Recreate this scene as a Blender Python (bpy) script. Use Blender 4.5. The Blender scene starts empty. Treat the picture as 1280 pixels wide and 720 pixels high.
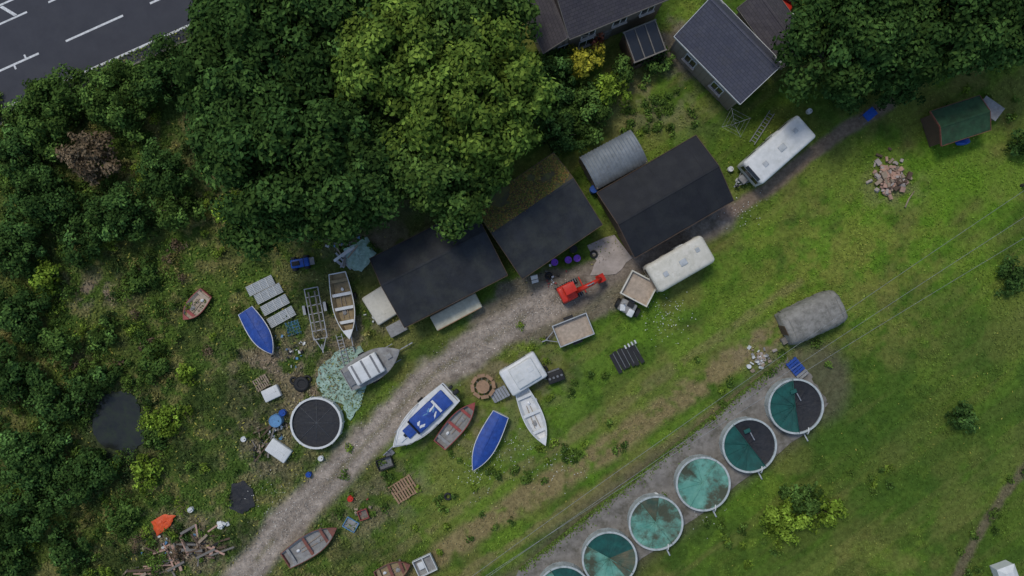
import bpy, math, random
import numpy as np
from mathutils import Vector, Matrix, Euler
import bmesh
rng=np.random.default_rng(7); random.seed(7)
H=60.0; S=0.065
def P(px,py,z=0.0):
    k=S*(H-z)/H
    return ((px-640)*k,(360-py)*k)
def AX(x1,y1,x2,y2,z=0):
    a=P(x1,y1,z); b=P(x2,y2,z)
    return (a[0]+b[0])/2,(a[1]+b[1])/2,math.hypot(b[0]-a[0],b[1]-a[1]),math.atan2(b[1]-a[1],b[0]-a[0])
scene=bpy.context.scene
col=scene.collection
# ------------------------------------------------------------------ noise
_tabs={}
def vnoise(x,y,seed):
    if seed not in _tabs: _tabs[seed]=np.random.default_rng(seed).random((256,256))
    t=_tabs[seed]
    xi=np.floor(x).astype(int); yi=np.floor(y).astype(int)
    fx=x-xi; fy=y-yi; fx=fx*fx*(3-2*fx); fy=fy*fy*(3-2*fy)
    a=t[xi%256,yi%256]; b=t[(xi+1)%256,yi%256]; c=t[xi%256,(yi+1)%256]; d=t[(xi+1)%256,(yi+1)%256]
    return (a*(1-fx)+b*fx)*(1-fy)+(c*(1-fx)+d*fx)*fy
def fbm(x,y,f,o=4,seed=1):
    s=0;a=1;n=0
    for i in range(o):
        s=s+a*vnoise(x*f+17.3*i,y*f+5.1*i,seed+i); n+=a; a*=.55; f*=2.03
    return s/n
def ss(a,b,x):
    t=np.clip((x-a)/(b-a),0,1); return t*t*(3-2*t)
# ------------------------------------------------------------------ materials
_m={}
def mat(name,c,rough=.7,c2=None,scale=3.,metal=0.,bump=0.,bscale=30.,dirt=.35,stretch=(1,1,1),spec=.4,dcol=(.06,.055,.04),dscale=1.3,dlo=.5,dhi=.72,off=(0,0,0)):
    if name in _m: return _m[name]
    m=bpy.data.materials.new(name); m.use_nodes=True; nt=m.node_tree; N=nt.nodes; L=nt.links
    b=N['Principled BSDF']; b.inputs['Roughness'].default_value=rough; b.inputs['Metallic'].default_value=metal
    b.inputs['Specular IOR Level'].default_value=spec
    tc=N.new('ShaderNodeTexCoord'); mp=N.new('ShaderNodeMapping'); mp.inputs['Scale'].default_value=stretch; mp.inputs['Location'].default_value=off
    L.new(tc.outputs['Object'],mp.inputs['Vector'])
    mp2=N.new('ShaderNodeMapping'); mp2.inputs['Location'].default_value=off; L.new(tc.outputs['Object'],mp2.inputs['Vector'])
    n1=N.new('ShaderNodeTexNoise'); n1.inputs['Scale'].default_value=scale; n1.inputs['Detail'].default_value=5; n1.inputs['Roughness'].default_value=.65
    L.new(mp.outputs[0],n1.inputs['Vector'])
    if c2 is None: c2=tuple(x*.72 for x in c)
    r=N.new('ShaderNodeValToRGB'); r.color_ramp.elements[0].position=.36; r.color_ramp.elements[1].position=.64
    r.color_ramp.elements[0].color=(*c2,1); r.color_ramp.elements[1].color=(*c,1)
    L.new(n1.outputs['Fac'],r.inputs['Fac'])
    n2=N.new('ShaderNodeTexNoise'); n2.inputs['Scale'].default_value=dscale; n2.inputs['Detail'].default_value=7; n2.inputs['Roughness'].default_value=.7
    L.new(mp2.outputs[0],n2.inputs['Vector'])
    mr=N.new('ShaderNodeMapRange'); mr.inputs[1].default_value=dlo; mr.inputs[2].default_value=dhi; mr.inputs[4].default_value=dirt
    L.new(n2.outputs['Fac'],mr.inputs[0])
    mx=N.new('ShaderNodeMix'); mx.data_type='RGBA'; L.new(mr.outputs[0],mx.inputs[0]); L.new(r.outputs[0],mx.inputs[6]); mx.inputs[7].default_value=(*dcol,1)
    L.new(mx.outputs[2],b.inputs['Base Color'])
    if bump>0:
        n3=N.new('ShaderNodeTexNoise'); n3.inputs['Scale'].default_value=bscale; n3.inputs['Detail'].default_value=3
        L.new(mp.outputs[0],n3.inputs['Vector'])
        bp=N.new('ShaderNodeBump'); bp.inputs['Strength'].default_value=bump; bp.inputs['Distance'].default_value=.05
        L.new(n3.outputs['Fac'],bp.inputs['Height']); L.new(bp.outputs[0],b.inputs['Normal'])
    _m[name]=m; return m
def attr_mat(name,fine=0.,bump=0.):
    m=bpy.data.materials.new(name); m.use_nodes=True; nt=m.node_tree; N=nt.nodes; L=nt.links
    N.remove(N['Principled BSDF']); b=N.new('ShaderNodeBsdfDiffuse'); L.new(b.outputs[0],N['Material Output'].inputs['Surface'])
    a=N.new('ShaderNodeAttribute'); a.attribute_name='Col'; out=a.outputs['Color']
    if fine>0:
        tc=N.new('ShaderNodeTexCoord')
        n1=N.new('ShaderNodeTexNoise'); n1.inputs['Scale'].default_value=2.6; n1.inputs['Detail'].default_value=6; n1.inputs['Roughness'].default_value=.8
        L.new(tc.outputs['Object'],n1.inputs['Vector'])
        mr=N.new('ShaderNodeMapRange'); mr.inputs[1].default_value=.3; mr.inputs[2].default_value=.7; mr.inputs[3].default_value=1-fine; mr.inputs[4].default_value=1+fine
        L.new(n1.outputs['Fac'],mr.inputs[0])
        vm=N.new('ShaderNodeVectorMath'); vm.operation='SCALE'; L.new(out,vm.inputs[0]); L.new(mr.outputs[0],vm.inputs['Scale']); out=vm.outputs[0]
        if bump>0:
            bp=N.new('ShaderNodeBump'); bp.inputs['Strength'].default_value=bump; bp.inputs['Distance'].default_value=.12
            L.new(n1.outputs['Fac'],bp.inputs['Height']); L.new(bp.outputs[0],b.inputs['Normal'])
    L.new(out,b.inputs['Color'])
    return m
def slate_mat(name,c,c2,bw=.35,bh=.22):
    m=mat(name,c,rough=.65,dirt=.35); nt=m.node_tree; N=nt.nodes; L=nt.links
    br=N.new('ShaderNodeTexBrick'); br.inputs['Scale'].default_value=1; br.inputs['Brick Width'].default_value=bw; br.inputs['Row Height'].default_value=bh
    br.inputs['Mortar Size'].default_value=.012; br.inputs['Color1'].default_value=(*c,1); br.inputs['Color2'].default_value=(*c2,1); br.inputs['Mortar'].default_value=(c[0]*.45,c[1]*.45,c[2]*.45,1)
    tc=N.new('ShaderNodeTexCoord'); L.new(tc.outputs['Object'],br.inputs['Vector'])
    mx=[n for n in N if n.type=='MIX'][0]; L.new(br.outputs['Color'],mx.inputs[6])
    return m
M=lambda *a,**k: mat(*a,**k)
felt=M('roof_felt',(.028,.031,.036),.8,(.017,.019,.022),.9,bump=.25,bscale=12,dirt=.75,dcol=(.052,.056,.046),dscale=.6,dlo=.45)
felt2=M('roof_felt_black',(.015,.016,.020),.75,(.010,.011,.014),1.1,bump=.25,bscale=12,dirt=.6,dcol=(.03,.032,.030),dscale=.6,dlo=.45)
mossroof=M('mossy_roof',(.06,.056,.04),.95,(.12,.125,.035),1.2,bump=.6,bscale=20,dirt=.7,dcol=(.14,.08,.03))
slate=slate_mat('slate',(.060,.062,.085),(.075,.077,.10))
slate2=slate_mat('slate_brown',(.060,.052,.060),(.08,.070,.075))
stone=slate_mat('stone_wall_mat',(.34,.28,.22),(.25,.20,.165),.5,.25)
corr=M('corrugated_steel',(.22,.245,.26),.55,(.15,.17,.18),1.2,metal=.2,dirt=.5)
wood=M('brown_wood',(.14,.088,.055),.8,(.08,.052,.035),6,stretch=(1,8,8),bump=.3)
wood2=M('pale_wood',(.42,.33,.23),.8,(.27,.2,.14),6,stretch=(8,1,1),bump=.3)
greywood=M('grey_wood',(.24,.215,.185),.85,(.14,.13,.11),6,stretch=(1,8,1),bump=.3)
white=M('white_gelcoat',(.72,.72,.70),.35,(.60,.61,.58),2,dirt=.25,dcol=(.33,.33,.26))
white2=M('caravan_white',(.70,.70,.67),.5,(.58,.59,.56),1.5,dirt=.4,dcol=(.38,.38,.31))
cream=M('cream_paint',(.60,.57,.43),.6,(.47,.44,.32),2,dirt=.55,dcol=(.3,.27,.19))
oldcream=M('old_cream',(.70,.66,.56),.55,(.56,.53,.43),1.2,dirt=.6,dcol=(.30,.29,.21))
glass=M('dark_glass',(.02,.024,.028),.12,(.02,.02,.02),3,dirt=.0,spec=.6)
black=M('black_rubber',(.014,.014,.015),.7,(.02,.02,.02),5,dirt=.2)
blackpl=M('black_sheet',(.014,.015,.018),.6,(.024,.025,.028),1.2,dirt=.3,bump=.6,bscale=4)
bluecv=M('blue_cover',(.02,.075,.34),.55,(.014,.05,.23),2.5,dirt=.25,bump=.5,bscale=5,dcol=(.06,.10,.2))
blue=M('blue_plastic',(.01,.09,.42),.4,(.01,.06,.3),3,dirt=.2)
bluelt=M('light_blue',(.12,.3,.5),.5,(.1,.22,.4),3)
red=M('red_paint',(.66,.035,.015),.4,(.5,.025,.012),3,dirt=.2)
redrim=M('faded_red',(.36,.075,.06),.6,(.24,.05,.045),3,dirt=.4)
redbr=M('red_brown_paint',(.24,.08,.055),.7,(.15,.06,.045),3,dirt=.5)
orange=M('orange_plastic',(.8,.11,.02),.5,(.6,.08,.02),4,dirt=.1,bump=.6,bscale=6)
grey=M('grey_metal',(.22,.225,.23),.5,(.15,.155,.16),4,metal=.4)
galv=M('galvanised',(.36,.37,.38),.5,(.26,.27,.28),5,metal=.4)
palecorr=M('pale_fibre_sheet',(.50,.52,.52),.7,(.38,.40,.40),2,dirt=.5,dcol=(.22,.23,.18))
greypl=M('grey_interior',(.32,.32,.30),.7,(.22,.21,.2),3,dirt=.5)
brownint=M('brown_interior',(.36,.27,.14),.75,(.24,.18,.1),3,dirt=.5,dcol=(.07,.07,.04))
beige=M('beige_tray',(.50,.40,.30),.8,(.35,.28,.21),3,dirt=.4)
concrete=M('concrete',(.26,.238,.208),.9,(.165,.150,.128),1.3,bump=.4,bscale=12,dirt=.75,dcol=(.085,.078,.055),dscale=.7,dlo=.5,dhi=.64)
pinkcon=M('pink_concrete',(.48,.41,.36),.9,(.36,.31,.27),1,bump=.3,dirt=.5,dcol=(.2,.17,.13))
asphalt=M('asphalt',(.052,.053,.062),.85,(.042,.043,.052),.5,bump=.3,bscale=50,dirt=.35,dcol=(.07,.07,.072),dscale=.3)
paint=M('road_paint',(.75,.75,.72),.7,(.5,.5,.48),6,dirt=.4)
teal=M('teal_net',(.012,.105,.085),.7,(.008,.062,.052),1.2,dirt=.6,dcol=(.012,.040,.032),dscale=.8)
def mintm(i): return M('mint_net_%d'%i,(.17,.39,.30),.75,(.09,.28,.215),.9,dirt=.95,dcol=(.062,.062,.034),dscale=.40,dlo=.42,dhi=.56,off=(i*3.7,i*2.1,i*1.3))
murk=M('murky_net',(.05,.09,.06),.7,(.13,.12,.07),1.0,dirt=.6,dcol=(.03,.035,.025))
tankw=M('tank_dark_water',(.012,.022,.02),.25,(.02,.03,.025),1.2,dirt=.2)
rimm=M('tank_rim',(.50,.53,.51),.5,(.36,.40,.38),3,dirt=.4)
tarp=M('pale_green_netting',(.40,.55,.46),.8,(.24,.37,.29),1.8,dirt=.7,bump=.5,bscale=8,dcol=(.12,.17,.08))
water=M('pond_water',(.018,.021,.019),.16,(.03,.034,.026),.6,dirt=.8,spec=.4,dcol=(.035,.05,.02),dlo=.45)
purple=M('purple_plastic',(.26,.06,.62),.4)
brick=M('brick_rubble',(.50,.30,.22),.85,(.38,.25,.19),3,dirt=.3)
bark=M('bark',(.09,.075,.055),.9,(.05,.04,.03),5,bump=.6,bscale=8)
greyrag=M('weathered_canvas',(.30,.285,.25),.9,(.19,.18,.155),1.6,bump=.8,bscale=5,dirt=.85,dcol=(.085,.085,.06))
greenroof=M('green_felt',(.04,.095,.048),.95,(.028,.06,.032),2,spec=.15)
leafm=attr_mat('leaf')
# ------------------------------------------------------------------ builder
class B:
    def __init__(s): s.v=[];s.f=[];s.m=[];s.mats=[];s.sm=[]
    def mi(s,m):
        if m not in s.mats: s.mats.append(m)
        return s.mats.index(m)
    def add(s,v,f,m,T=None,smooth=False):
        o=len(s.v); k=s.mi(m)
        for p in v:
            p=Vector(p)
            if T is not None: p=T@p
            s.v.append(tuple(p))
        for q in f: s.f.append([i+o for i in q]); s.m.append(k); s.sm.append(smooth)
        return s
    def T(s,c,rz=0,rx=0,ry=0): return Matrix.Translation(c)@Euler((rx,ry,rz),'XYZ').to_matrix().to_4x4()
    def box(s,c,d,m,rz=0,rx=0,ry=0,tx=1,ty=1):
        x,y,z=[q/2 for q in d]
        v=[(-x,-y,-z),(x,-y,-z),(x,y,-z),(-x,y,-z),(-x*tx,-y*ty,z),(x*tx,-y*ty,z),(x*tx,y*ty,z),(-x*tx,y*ty,z)]
        return s.add(v,[(0,3,2,1),(4,5,6,7),(0,1,5,4),(1,2,6,5),(2,3,7,6),(3,0,4,7)],m,s.T(c,rz,rx,ry))
    def rbox(s,c,d,r,m,rz=0,rx=0,ry=0,seg=3):
        bm=bmesh.new(); bmesh.ops.create_cube(bm,size=1)
        for v in bm.verts: v.co=Vector((v.co.x*d[0],v.co.y*d[1],v.co.z*d[2]))
        bmesh.ops.bevel(bm,geom=bm.edges[:],offset=min(r,min(d)*.49),segments=seg,affect='EDGES',profile=.5)
        bm.verts.index_update()
        v=[tuple(q.co) for q in bm.verts]; f=[[q.index for q in ff.verts] for ff in bm.faces]; bm.free()
        return s.add(v,f,m,s.T(c,rz,rx,ry),True)
    def cyl(s,c,r,h,m,n=20,r2=None,rz=0,rx=0,ry=0,smooth=True):
        if r2 is None:r2=r
        v=[];
        for i in range(n):
            a=2*math.pi*i/n; v.append((r*math.cos(a),r*math.sin(a),-h/2))
        for i in range(n):
            a=2*math.pi*i/n; v.append((r2*math.cos(a),r2*math.sin(a),h/2))
        T=s.T(c,rz,rx,ry)
        s.add(v,[(i,(i+1)%n,(i+1)%n+n,i+n) for i in range(n)],m,T,smooth)
        s.add(v,[list(range(n))[::-1],list(range(n,2*n))],m,T)
        return s
    def ring(s,c,ro,ri,h,m,n=48):
        v=[]
        for r,z in((ro,0),(ro,h),(ri,h),(ri,0)):
            for i in range(n):
                a=2*math.pi*i/n; v.append((c[0]+r*math.cos(a),c[1]+r*math.sin(a),c[2]+z))
        f=[(k*n+i,k*n+(i+1)%n,((k+1)%4)*n+(i+1)%n,((k+1)%4)*n+i) for k in range(4) for i in range(n)]
        return s.add(v,f,m)
    def tube(s,pts,r,m,n=6):
        pts=[Vector(p) for p in pts]; v=[];f=[]
        rr=r if isinstance(r,(list,tuple)) else [r]*len(pts)
        for k,p in enumerate(pts):
            d=(pts[min(k+1,len(pts)-1)]-pts[max(k-1,0)]).normalized()
            u=d.orthogonal().normalized() if abs(d.z)>.9 else d.cross(Vector((0,0,1))).normalized(); w=d.cross(u)
            for i in range(n):
                a=2*math.pi*i/n; v.append(tuple(p+(u*math.cos(a)+w*math.sin(a))*rr[k]))
        for k in range(len(pts)-1):
            for i in range(n): f.append((k*n+i,k*n+(i+1)%n,(k+1)*n+(i+1)%n,(k+1)*n+i))
        f.append(list(range(n))[::-1]); f.append([(len(pts)-1)*n+i for i in range(n)])
        return s.add(v,f,m,None,True)
    def ball(s,c,d,m,sub=2,jit=0,rz=0):
        bm=bmesh.new(); bmesh.ops.create_icosphere(bm,subdivisions=sub,radius=1)
        v=[]
        for q in bm.verts:
            k=1+random.uniform(-jit,jit); v.append((q.co.x*d[0]*k,q.co.y*d[1]*k,q.co.z*d[2]*k))
        f=[[q.index for q in ff.verts] for ff in bm.faces]; bm.free()
        return s.add(v,f,m,s.T(c,rz),jit<.1)
    def build(s,name,loc=(0,0,0),rz=0,parent=None):
        me=bpy.data.meshes.new(name); me.from_pydata(s.v,[],s.f)
        for m in s.mats: me.materials.append(m)
        me.polygons.foreach_set('material_index',s.m); me.polygons.foreach_set('use_smooth',s.sm)
        me.update()
        bm=bmesh.new(); bm.from_mesh(me); bmesh.ops.recalc_face_normals(bm,faces=bm.faces); bm.to_mesh(me); bm.free()
        o=bpy.data.objects.new(name,me); col.objects.link(o); o.location=loc; o.rotation_euler=(0,0,rz)
        if parent: o.parent=parent
        return o
def grp(name,x,y,z=0,rz=0):
    e=bpy.data.objects.new(name,None); col.objects.link(e); e.location=(x,y,z); e.rotation_euler=(0,0,rz); e.empty_display_size=.3
    return e
def quads_mesh(name,V,C,m,parent=None,k=4):
    n=len(V)//k
    me=bpy.data.meshes.new(name); me.vertices.add(len(V)); me.vertices.foreach_set('co',V.astype(np.float32).ravel())
    me.loops.add(len(V)); me.loops.foreach_set('vertex_index',np.arange(len(V),dtype=np.int32))
    me.polygons.add(n); me.polygons.foreach_set('loop_start',np.arange(0,len(V),k,dtype=np.int32)); me.polygons.foreach_set('loop_total',np.full(n,k,dtype=np.int32))
    a=me.color_attributes.new('Col','FLOAT_COLOR','POINT')
    c4=np.ones((len(V),4),np.float32); c4[:,:3]=np.repeat(C,k,0); a.data.foreach_set('color',c4.ravel())
    me.materials.append(m); me.update(calc_edges=True); me.validate()
    o=bpy.data.objects.new(name,me); col.objects.link(o)
    if parent:o.parent=parent
    return o
def nrm(a): return a/np.maximum(np.linalg.norm(a,axis=1,keepdims=True),1e-6)
def leaves(Pn,Nn,size,asp=.55):
    n=len(Pn); r=rng.normal(size=(n,3)); t=nrm(np.cross(Nn,r)); b=np.cross(Nn,t)
    l=size[:,None]*t; w=size[:,None]*asp*b
    V=np.empty((n,4,3)); V[:,0]=Pn-l; V[:,1]=Pn+w-l*.1; V[:,2]=Pn+l; V[:,3]=Pn-w-l*.1
    return V.reshape(-1,3)
def crown(cx,cy,cz,R,Rz,ncl,cr,dens,base,tip,lsize,zmin=-.35,lump=.18,var=.26):
    d=nrm(rng.normal(size=(ncl*3,3))); d=d[d[:,2]>zmin][:ncl]; n=len(d)
    az=np.arctan2(d[:,1],d[:,0]); ph=rng.random(3)*6.28
    lum=1+lump*(np.sin(2*az+ph[0])*.5+np.sin(3*az+ph[1])*.6+np.sin(5*az+ph[2])*.4)
    rad=(rng.uniform(.6,1.0,n))*lum
    cc=np.stack([cx+d[:,0]*R*rad,cy+d[:,1]*R*rad,cz+d[:,2]*Rz*rng.uniform(.6,1.08,n)],1)
    crs=cr*rng.uniform(.5,1.5,n); cv=np.exp(rng.normal(0,var,n)); tv=rng.random(n)
    Ps=[];Ns=[];Cs=[]
    base=np.array(base);tip=np.array(tip)
    for i in range(n):
        k=int(dens*crs[i]**2)+6
        e=nrm(rng.normal(size=(k,3))+d[i]*.5+np.array([0,0,.45]))
        rr=crs[i]*rng.uniform(.5,1.12,k)
        sq=np.array([1,1,.75])
        Ps.append(cc[i]+e*rr[:,None]*sq); Ns.append(nrm(e*.8+rng.normal(size=(k,3))*.4+np.array([0,0,.35])))
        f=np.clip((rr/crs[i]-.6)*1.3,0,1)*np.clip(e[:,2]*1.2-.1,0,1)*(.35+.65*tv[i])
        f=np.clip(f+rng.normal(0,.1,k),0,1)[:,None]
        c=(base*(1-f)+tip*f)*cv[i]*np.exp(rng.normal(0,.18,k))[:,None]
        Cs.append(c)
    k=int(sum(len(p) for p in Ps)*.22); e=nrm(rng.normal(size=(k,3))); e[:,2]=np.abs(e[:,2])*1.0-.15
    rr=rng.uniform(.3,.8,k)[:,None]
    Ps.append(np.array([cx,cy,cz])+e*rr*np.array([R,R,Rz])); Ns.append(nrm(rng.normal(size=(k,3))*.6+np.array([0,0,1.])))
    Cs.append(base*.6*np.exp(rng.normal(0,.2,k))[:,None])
    Pn=np.concatenate(Ps);Nn=np.concatenate(Ns);C=np.concatenate(Cs)
    Pn[:,2]=np.maximum(Pn[:,2],.05)
    return leaves(Pn,Nn,lsize*rng.uniform(.6,1.35,len(Pn))),C
def tree(name,px,py,rpx,h,base,tip,ls=.19,ncl=150,cr=1.0,dens=125):
    zc=h*.66; x,y=P(px,py,zc*1.1); k=S*(H-zc)/H; R=rpx*k
    e=grp(name,x,y)
    b=B(); tr=.045*h
    b.tube([(0,0,-.1),(.05,.05,h*.15),(.1,-.05,h*.35),(0,.1,h*.6),(.1,0,h*.8)],[tr*1.4,tr,tr*.85,tr*.5,tr*.15],bark,10)
    for i in range(11):
        a=i*2.4+random.random(); z0=h*random.uniform(.22,.5); q=R*random.uniform(.55,.8)
        b.tube([(0,0,z0),(q*.4*math.cos(a),q*.4*math.sin(a),z0+h*.14),(q*math.cos(a+.15),q*math.sin(a+.15),z0+h*.25)],[tr*.5,tr*.3,tr*.08],bark,7)
    b.build('trunk',parent=e)
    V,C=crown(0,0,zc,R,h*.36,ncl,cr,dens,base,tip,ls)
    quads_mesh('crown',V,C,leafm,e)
    return e
def bush(name,px,py,rpx,h,base,tip,ls=.13,ncl=None,cr=None,dens=175):
    x,y=P(px,py,h*.5); R=rpx*S*(H-h*.5)/H
    ncl=ncl or int(12+R*R*8); cr=cr or (.28+R*.1)
    e=grp(name,x,y); b=B()
    for i in range(6):
        a=i*1.05+random.random(); b.tube([(0,0,-.05),(R*.3*math.cos(a),R*.3*math.sin(a),h*.4),(R*.6*math.cos(a),R*.6*math.sin(a),h*.65)],[.05,.035,.012],bark,5)
    b.build('stems',parent=e)
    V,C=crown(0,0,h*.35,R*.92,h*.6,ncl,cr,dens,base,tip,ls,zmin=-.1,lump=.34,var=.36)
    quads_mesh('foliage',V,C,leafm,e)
    return e
# ------------------------------------------------------------------ ground fields
def segd(px,py,pts):
    best=np.full(px.shape,1e9)
    for (x1,y1),(x2,y2) in zip(pts[:-1],pts[1:]):
        dx,dy=x2-x1,y2-y1; t=np.clip(((px-x1)*dx+(py-y1)*dy)/(dx*dx+dy*dy),0,1)
        best=np.minimum(best,np.hypot(px-x1-t*dx,py-y1-t*dy))
    return best
TR=[(150,900),(235,800),(305,720),(360,652),(425,588),(490,520),(545,465),(605,428),(665,388),(715,365)]
TR2=[(715,365),(780,335),(850,300),(905,268)]
TR3=[(905,268),(960,237),(1010,195),(1055,162),(1110,130)]
def mixc(c,d,m): return c*(1-m[:,None])+np.array(d)*m[:,None]
def gcol(x,y):
    px=x/S+640; py=360-y/S
    n1=fbm(x,y,.10,4,11); n2=fbm(x,y,.35,4,21); n3=fbm(x,y,1.1,4,31); n5=fbm(x,y,2.5,3,51)
    uu=x*.81+y*.58; vv=-x*.58+y*.81; st=fbm(uu*.12,vv*1.0,.9,4,81); st2=fbm(uu*.05,vv*.5,.9,3,181)
    w=(n2-.5)*26; wf=(n3-.5)*18
    c=np.tile(np.array([.112,.190,.025]),(len(x),1))
    c=mixc(c,(.058,.112,.017),ss(.42,.58,n1)*.8)
    c=mixc(c,(.17,.235,.035),ss(.5,.64,n2)*.7)
    c=mixc(c,(.048,.088,.018),ss(.51,.62,fbm(x,y,.6,4,91))*.6)
    c=mixc(c,(.20,.185,.055),ss(.52,.66,fbm(x,y,.22,4,61))*.6)
    c=mixc(c,(.19,.18,.055),ss(.48,.64,st)*.45)
    c=mixc(c,(.058,.105,.018),ss(.5,.62,st2)*.5)
    def blob(cx,cy,rx,ry): return np.exp(-(((px-cx)/rx)**2+((py-cy)/ry)**2))
    br=np.clip(blob(1130,290,200,120)+blob(700,590,110,80)+.8*blob(860,430,120,60)+.8*blob(900,610,60,40)+.8*blob(1230,200,90,60)+.5*blob(590,640,60,50),0,1)
    c=mixc(c,(.130,.265,.020),br*.62*ss(.25,.6,n2))
    c=mixc(c,(.25,.235,.055),blob(1060,320,150,75)*.55*ss(.35,.6,n3))
    c=mixc(c,(.22,.20,.06),blob(1130,420,90,40)*.5*ss(.35,.6,n3))
    dk=np.clip(.9*blob(1180,560,120,130)+.8*blob(1040,560,60,60)+.5*blob(1230,420,90,60),0,1)
    c=mixc(c,(.062,.120,.020),dk*.65)
    for off,wd,am in((0,22,1.),(48,10,.6),(-42,10,.5)):
        dd=segd(px+wf*.6,py,[(480,745+off),(600,660+off),(760,560+off),(925,445+off),(1000,395+off)])
        c=mixc(c,(.25,.20,.09),am*(1-ss(wd*.4,wd,dd+w*.4))*ss(.2,.55,n3))
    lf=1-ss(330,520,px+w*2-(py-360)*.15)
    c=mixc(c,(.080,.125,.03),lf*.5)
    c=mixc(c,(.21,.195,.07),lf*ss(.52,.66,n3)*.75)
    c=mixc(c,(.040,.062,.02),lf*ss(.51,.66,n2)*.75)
    for (a,b_,rx,ry,s) in((120,365,32,18,.9),(335,455,45,30,.7),(390,500,38,50,.7),(330,560,40,45,.5),(240,680,60,35,.8),(470,300,60,30,.6),(430,420,60,40,.6),(505,605,30,20,.5),(820,130,60,40,.35),(950,440,30,20,.5),(1115,235,34,22,.4),(640,470,60,35,.5),(600,540,70,30,.4),(460,640,50,40,.4)):
        c=mixc(c,(.26,.20,.14),np.clip(s*1.3*blob(a,b_,rx,ry),0,1)*ss(.38,.58,n3))
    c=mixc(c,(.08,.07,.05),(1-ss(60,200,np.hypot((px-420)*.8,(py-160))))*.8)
    yard=np.clip(blob(700,368,70,28)*1.5+blob(650,405,65,26)+blob(770,345,40,26)+.9*blob(860,60,50,40),0,1)
    c=mixc(c,(.21,.17,.13),ss(.33,.6,yard+(n3-.5)*.5)*.85)
    d=segd(px,py,TR); m=1-ss(15,28,d+w*.55+wf*.5)
    cc=np.tile(np.array([.335,.278,.220]),(len(x),1))*(.62+.7*n3)[:,None]*(.75+.5*n5)[:,None]
    cc=mixc(cc,(.19,.155,.115),ss(.5,.64,fbm(x,y,.5,4,131))*.55)
    rut=np.exp(-((d-10)/4.5)**2); cc=mixc(cc,(.44,.375,.31),rut*.45); cc=mixc(cc,(.19,.175,.085),(1-ss(0,6,d+wf*.3))*ss(.42,.6,n2)*.6)
    c=c*(1-m[:,None])+cc*m[:,None]; tm=m
    d=segd(px,py,TR2); m=(1-ss(10,24,d+w*.5+wf*.5)); c=c*(1-m[:,None])+cc*.72*m[:,None]; tm=np.maximum(tm,m)
    d=segd(px,py,TR3); m=(1-ss(5,12,d+wf*.35)); c=mixc(c,(.23,.165,.125),m*.9); tm=np.maximum(tm,m*.9)
    d=segd(px,py,[(1290,575),(1262,610),(1238,645),(1212,690),(1180,760)]); m=(1-ss(3,9,d+wf*.4)); c=mixc(c,(.17,.135,.09),m*.8)
    c=mixc(c,(.12,.105,.07),(1-ss(38,64,segd(px,py,[(1012,480),(640,770)])+w*.6))*.75)
    c=mixc(c,(.035,.045,.03),np.clip(blob(150,535,45,50)*1.2,0,1))
    return c,tm,lf,n2,n3,px,py
def axis(lo,hi,st,far): 
    a=np.arange(lo,hi+1e-6,st); return np.concatenate([[-far,-far/2,-200,-110,-75],a,[75,110,200,far/2,far]])
gx=axis(-48,48,.17,900); gy=axis(-30,30,.17,900)
X,Y=np.meshgrid(gx,gy); nx,ny=len(gx),len(gy)
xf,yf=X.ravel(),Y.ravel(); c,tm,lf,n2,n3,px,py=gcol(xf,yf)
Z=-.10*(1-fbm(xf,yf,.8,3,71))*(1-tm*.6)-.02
far=(np.abs(xf)>60)|(np.abs(yf)>60); c[far]=np.array([.08,.13,.025])
me=bpy.data.meshes.new('ground'); me.vertices.add(nx*ny); me.vertices.foreach_set('co',np.stack([xf,yf,Z],1).astype(np.float32).ravel())
I=np.arange(nx*ny).reshape(ny,nx); F=np.stack([I[:-1,:-1],I[:-1,1:],I[1:,1:],I[1:,:-1]],-1).reshape(-1,4)
me.loops.add(F.size); me.loops.foreach_set('vertex_index',F.astype(np.int32).ravel()); me.polygons.add(len(F))
me.polygons.foreach_set('loop_start',np.arange(0,F.size,4,dtype=np.int32)); me.polygons.foreach_set('loop_total',np.full(len(F),4,dtype=np.int32)); me.polygons.foreach_set('use_smooth',np.ones(len(F),dtype=bool))
a=me.color_attributes.new('Col','FLOAT_COLOR','POINT'); c4=np.ones((nx*ny,4),np.float32); c4[:,:3]=c; a.data.foreach_set('color',c4.ravel())
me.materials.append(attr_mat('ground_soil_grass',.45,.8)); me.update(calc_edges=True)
o=bpy.data.objects.new('ground',me); col.objects.link(o)
# ------------------------------------------------------------------ grass tufts
def inroad(px,py): return (py< 128-(px-22)*.449)
N0=240000
x=rng.uniform(-45,45,N0); y=rng.uniform(-27,27,N0)
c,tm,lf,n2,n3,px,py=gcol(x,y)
cs=segd(px,py,[(1012,480),(640,770)])
keep=(rng.random(N0)>tm*1.15)&(~inroad(px,py))&(cs+(n3-.5)*16>42)&(rng.random(N0)<(.3+.7*lf+.6*ss(.5,.65,n2)))
keep&=~(np.hypot((px-150)/36,(py-530)/42)<1)
x,y,c,lf,n2,n3=[q[keep] for q in (x,y,c,lf,n2,n3)]
n=len(x); hz=.02+.10*rng.random(n)*(.5+n3)+lf*.28*rng.random(n)*ss(.4,.65,n2)
Nn=nrm(rng.normal(size=(n,3))*.6+np.array([0,0,1.])); 
cl=c*np.exp(rng.normal(0,.27,n))[:,None]*1.12
u=rng.random(n); cl[(u<.03*lf+.006)]=np.array([.40,.37,.08]); 
V=leaves(np.stack([x,y,hz],1),Nn,(.05+.06*rng.random(n)+.07*lf*rng.random(n)),.4)
quads_mesh('grass',V,cl,leafm)
k=3500; t=rng.random(k); e_=rng.exponential(3.,k)-2
qx=982+(650-982)*t+e_*.62; qy=447+(712-447)*t+e_*.78
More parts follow.
